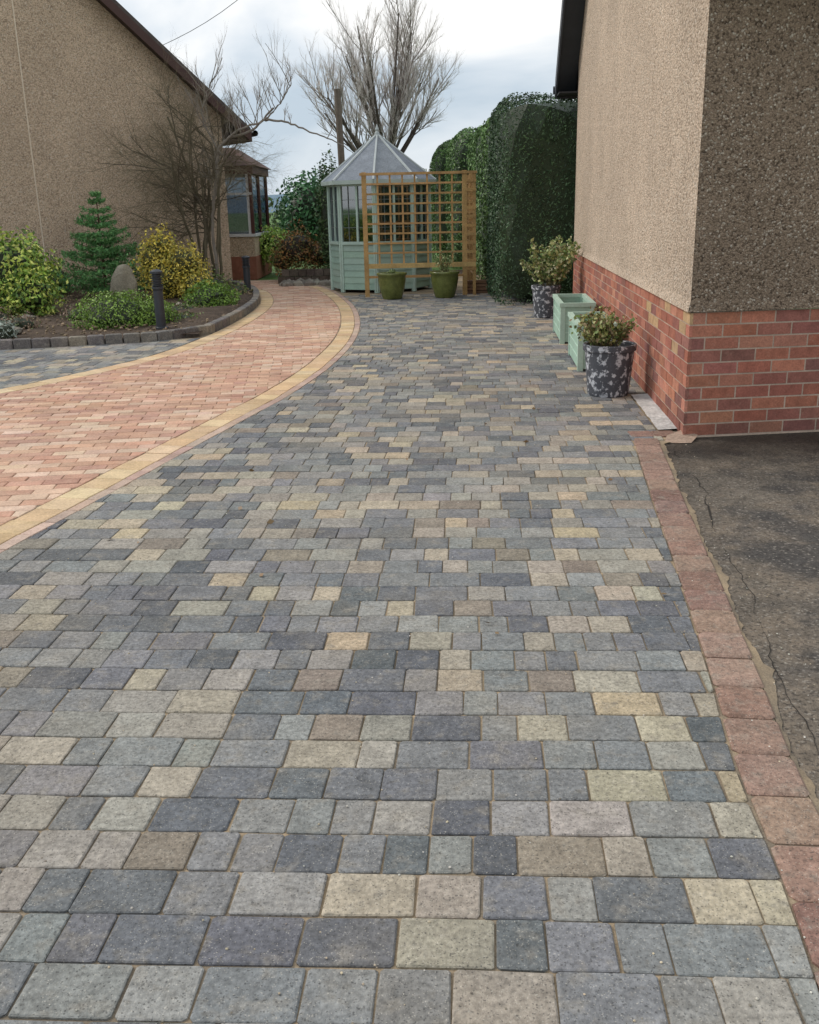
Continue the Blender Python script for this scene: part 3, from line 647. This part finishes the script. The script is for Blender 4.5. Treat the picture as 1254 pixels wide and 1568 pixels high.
# ------------------------------------------------------------------ clipped hedge beside the house
def clipped(name,boxes,n,size,pal):
    mb=MB()
    for (x0,x1,y0,y1,z1,rd) in boxes:
        cx,cy=(x0+x1)/2,(y0+y1)/2; hx,hy,hz=(x1-x0)/2,(y1-y0)/2,z1/2
        def surf(d):
            e=8; q=(abs(d.x)**e+abs(d.y)**e+abs(d.z)**e)**(-1/e); return V((d.x*q,d.y*q,d.z*q))
        vs=[]
        for v_ in I3[0]:
            s=surf(v_); vs.append(V((cx+s.x*(hx-.05),cy+s.y*(hy-.05),hz+s.z*(hz-.05))))
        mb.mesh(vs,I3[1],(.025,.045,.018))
        for _ in range(n):
            ax=random.choices('xyz',[hy*hz*2,hx*hz*2,hx*hy])[0]; s=[U(-1,1),U(-1,1),U(-1,1)]
            i='xyz'.index(ax); s[i]=random.choice((-1,1)) if ax!='z' else 1
            nn=[0,0,0]; nn[i]=s[i]
            H_=(hx,hy,hz); p=V((s[0]*hx,s[1]*hy,s[2]*hz)); c_=V([max(-H_[j]+rd,min(H_[j]-rd,p[j])) for j in range(3)])
            if p.z<0: c_.z=p.z
            dd=p-c_
            if dd.length>1e-4: p=c_+dd.normalized()*rd
            no=dd.normalized() if dd.length>1e-4 else V(nn)
            p=p+V((cx,cy,hz)); b_=.07*noise.noise(p*1.3)+.02*noise.noise(p*6)
            p=p+no*(b_+U(-.04,.022))
            if p.z<.02: continue
            k=1+.5*noise.noise(p*V((4,4,1.6)))+U(-.25,.25); c=random.choice(pal)
            leaf(mb,p,size*U(.6,1.3),tuple(max(0,q*k) for q in c),n=no if rnd()<.6 else None,asp=.4)
    return mb.build(name,'leaf')
clipped('conifer_hedge',[(1.42,2.9,14.75,17.2,2.88,.22)],36000,.045,[(.06,.11,.055),(.085,.155,.07),(.035,.07,.036)])
clipped('conifer_hedge',[(1.46,2.8,17.3,23,2.9,.3),(1.15,2.7,23.2,27,3.1,.5),(.85,2.6,27.2,31,3.1,.6)],17000,.07,[(.12,.22,.07),(.17,.29,.09),(.08,.15,.05)])
# ------------------------------------------------------------------ bare trees
def limb(mb,p,d,L_,r0,r1,seg,wob,up,sides,col):
    pts=[p.copy()];rad=[r0]; d=d.normalized()
    for i in range(seg):
        d=(d+rv()*wob+V((0,0,up))).normalized(); p=p+d*(L_/seg); pts.append(p.copy()); rad.append(r0+(r1-r0)*(i+1)/seg)
    tube(mb,pts,rad,sides,col); return pts,rad
def bare(mb,p,d,L_,r,depth,spread,up,wob,kids,shr,cols,sides=6,seg=5):
    pts,rad=limb(mb,p,d,L_,r,r*.45,seg,wob,up,max(3,sides),jit(cols[min(depth,len(cols)-1)],.15))
    if depth==0: return
    for i in range(kids):
        t=U(.25,1) ; k=min(seg-1,int(t*seg)); f=t*seg-k; q=pts[k].lerp(pts[min(k+1,seg)],min(f,1)); dd=(pts[min(k+1,seg)]-pts[k]).normalized()
        nd=(dd+rv()*spread+V((0,0,up))).normalized()
        bare(mb,q,nd,L_*shr*U(.7,1.15),rad[k]*.55,depth-1,spread,up,wob,kids,shr,cols,sides-1,seg)
mb=MB(); tp=V((-.42,29,0))
tc_=[(.64,.60,.57),(.50,.46,.43),(.26,.22,.19),(.11,.09,.075)]
tube(mb,[tp,tp+V((.03,0,1.5)),tp+V((.0,0,2.6))],[.24,.2,.19],9,(.1,.08,.07))
for i in range(22):
    a=6.283*i/22+U(-.2,.2); inc=U(.05,1.15); d=V((math.cos(a)*inc,math.sin(a)*inc,1))
    bare(mb,tp+V((math.cos(a)*.1,math.sin(a)*.1,U(1.9,2.9))),d,U(2.3,3.6)*(1.16-.36*inc),U(.035,.065),3,.75,.11,.08,8,.44,tc_,5,4)
mb.build('bare_poplar_tree','twig')
mb=MB(); tp=V((-3.75,19.5,.08)); sc_=[(.22,.185,.12),(.20,.165,.105),(.15,.125,.08),(.12,.10,.07)]
for i in range(9):
    d=V((U(-.15,.10),U(-.12,.1),1)); st=tp+V((U(-.2,.2),U(-.2,.2),0))
    pts,rad=limb(mb,st,d,U(2.2,3.2),.032,.018,9,.16,.1,5,jit((.14,.12,.08),.15))
    for k in range(9):
        bare(mb,pts[random.randint(4,9)],V((U(-1.2,.6),U(-.7,.3),U(-.3,1))),U(.8,1.35),.014,3,.9,.01,.22,5,.58,sc_,4,4)
mb.build('twiggy_climbing_shrub','twig')
mb=MB(); wh_=[(.36,.32,.28),(.30,.26,.22),(.22,.19,.16)]
def smooth3(pts,n=8):
    P_=[V(p) for p in pts]; P_=[P_[0]*2-P_[1]]+P_+[P_[-1]*2-P_[-2]]; out=[]
    for i in range(1,len(P_)-2):
        a,b,c,d=P_[i-1:i+3]
        for k in range(n):
            t=k/n; out.append(.5*((2*b)+(c-a)*t+(2*a-5*b+4*c-d)*t*t+(3*b-a-3*c+d)*t**3)+rv()*.012)
    out.append(P_[-2]); return out
def path(pts,r0,r1,twn=0,tl=.5):
    P_=[p for p in smooth3(pts)]; n=len(P_); tube(mb,P_,[r0+(r1-r0)*i/(n-1) for i in range(n)],6,(.24,.21,.18))
    for k in range(twn):
        q=random.choice(P_[n//4:]); bare(mb,q,V((U(-.6,.6),U(-.4,.4),U(.4,1))),tl*U(.5,1.2),.010,2,.6,.10,.15,5,.5,wh_,4,4)
path([(-3.55,19.3,.08),(-3.6,19.3,1.1),(-3.45,19.25,2.0),(-3.3,19.2,2.6),(-2.7,19.2,2.85),(-2.3,19.2,3.2)],.035,.018,14,.7)
path([(-3.3,19.2,2.6),(-2.9,19.1,2.85),(-2.45,19.1,3.0),(-2.1,19.1,3.35),(-1.95,19.1,3.6)],.022,.010,16,.7)
path([(-2.5,19.15,3.0),(-2.1,19.1,2.95),(-1.6,19.1,2.75),(-1.1,19.1,2.55),(-.8,19.1,2.3)],.022,.006,3,.3)
path([(-3.3,19.2,2.4),(-3.6,19.2,3.0),(-3.5,19.1,3.4),(-3.35,19.1,3.7)],.02,.008,12,.6)
mb.build('bare_apple_tree','twig')
mb=MB(); tube(mb,[V((-1.35,24,0)),V((-1.38,24,2.2)),V((-1.42,24,4.0))],[.085,.08,.075],9,(.17,.14,.11)); mb.build('wooden_post','wood')
mb=MB(); pts=[V((-5.2+ t*4.2, 22-2*t, 4.55+ 2.2*t-.35*math.sin(math.pi*t))) for t in [i/12 for i in range(13)]]; tube(mb,pts,[.006]*13,4,(.05,.05,.05)); mb.build('overhead_cable','metal')
# ------------------------------------------------------------------ light
w=bpy.data.worlds.new('World'); scene.world=w; w.use_nodes=True; nt=w.node_tree; N=nt.nodes; L=nt.links
bg=N['Background']; bg.inputs['Strength'].default_value=.13
sky=N.new('ShaderNodeTexSky'); sky.sky_type='NISHITA'; sky.sun_disc=False; sky.sun_elevation=math.radians(40); sky.sun_rotation=math.radians(-66)
tc=N.new('ShaderNodeTexCoord'); mp=N.new('ShaderNodeMapping'); mp.inputs['Scale'].default_value=(1,1,2.4); L.new(tc.outputs['Generated'],mp.inputs[0])
no=N.new('ShaderNodeTexNoise'); no.inputs['Scale'].default_value=3.0; no.inputs['Detail'].default_value=6; no.inputs['Roughness'].default_value=.5; no.inputs['Distortion'].default_value=.5; L.new(mp.outputs[0],no.inputs['Vector'])
cr=N.new('ShaderNodeValToRGB'); L.new(no.outputs['Fac'],cr.inputs[0]); e=cr.color_ramp.elements
e[0].position=.38; e[0].color=(.50,.59,.68,1); e[1].position=.58; e[1].color=(1,.99,.97,1); q=e.new(.48); q.color=(.74,.79,.84,1)
sc2=N.new('ShaderNodeVectorMath'); sc2.operation='SCALE'; sc2.inputs['Scale'].default_value=8.6; L.new(cr.outputs[0],sc2.inputs[0])
mx=N.new('ShaderNodeMix'); mx.data_type='RGBA'; mx.inputs['Factor'].default_value=.93; L.new(sky.outputs[0],mx.inputs['A']); L.new(sc2.outputs[0],mx.inputs['B'])
L.new(mx.outputs['Result'],bg.inputs['Color'])
sd=bpy.data.lights.new('sun','SUN'); sd.energy=1.5; sd.angle=math.radians(18); sd.color=(1,.93,.84); so=bpy.data.objects.new('sun',sd); scene.collection.objects.link(so)
sd.energy=1.9
el=math.radians(40); az=math.radians(-66)
dirv=V((math.sin(az)*math.cos(el),math.cos(az)*math.cos(el),math.sin(el))); so.rotation_euler=dirv.to_track_quat('Z','Y').to_euler(); so.location=dirv*50
# ------------------------------------------------------------------ camera
f=1500;r=math.radians(1.3);p=math.atan((784-315)/f)
F=V((0,math.cos(p),-math.sin(p)));R0=V((1,0,0));U0=V((0,math.sin(p),math.cos(p)))
R=R0*math.cos(r)-U0*math.sin(r);Up=U0*math.cos(r)+R0*math.sin(r)
from mathutils import Matrix
cam=bpy.data.cameras.new('camera'); co=bpy.data.objects.new('camera',cam); scene.collection.objects.link(co)
m=Matrix((R,Up,-F)).transposed().to_4x4(); m.translation=V((0,0,1.45)); co.matrix_world=m
cam.sensor_fit='HORIZONTAL'; cam.sensor_width=36; cam.lens=36*f/1254; cam.clip_end=2000; cam.clip_start=.05
scene.camera=co
scene.view_settings.view_transform='Standard'; scene.view_settings.look='None'; scene.view_settings.exposure=0
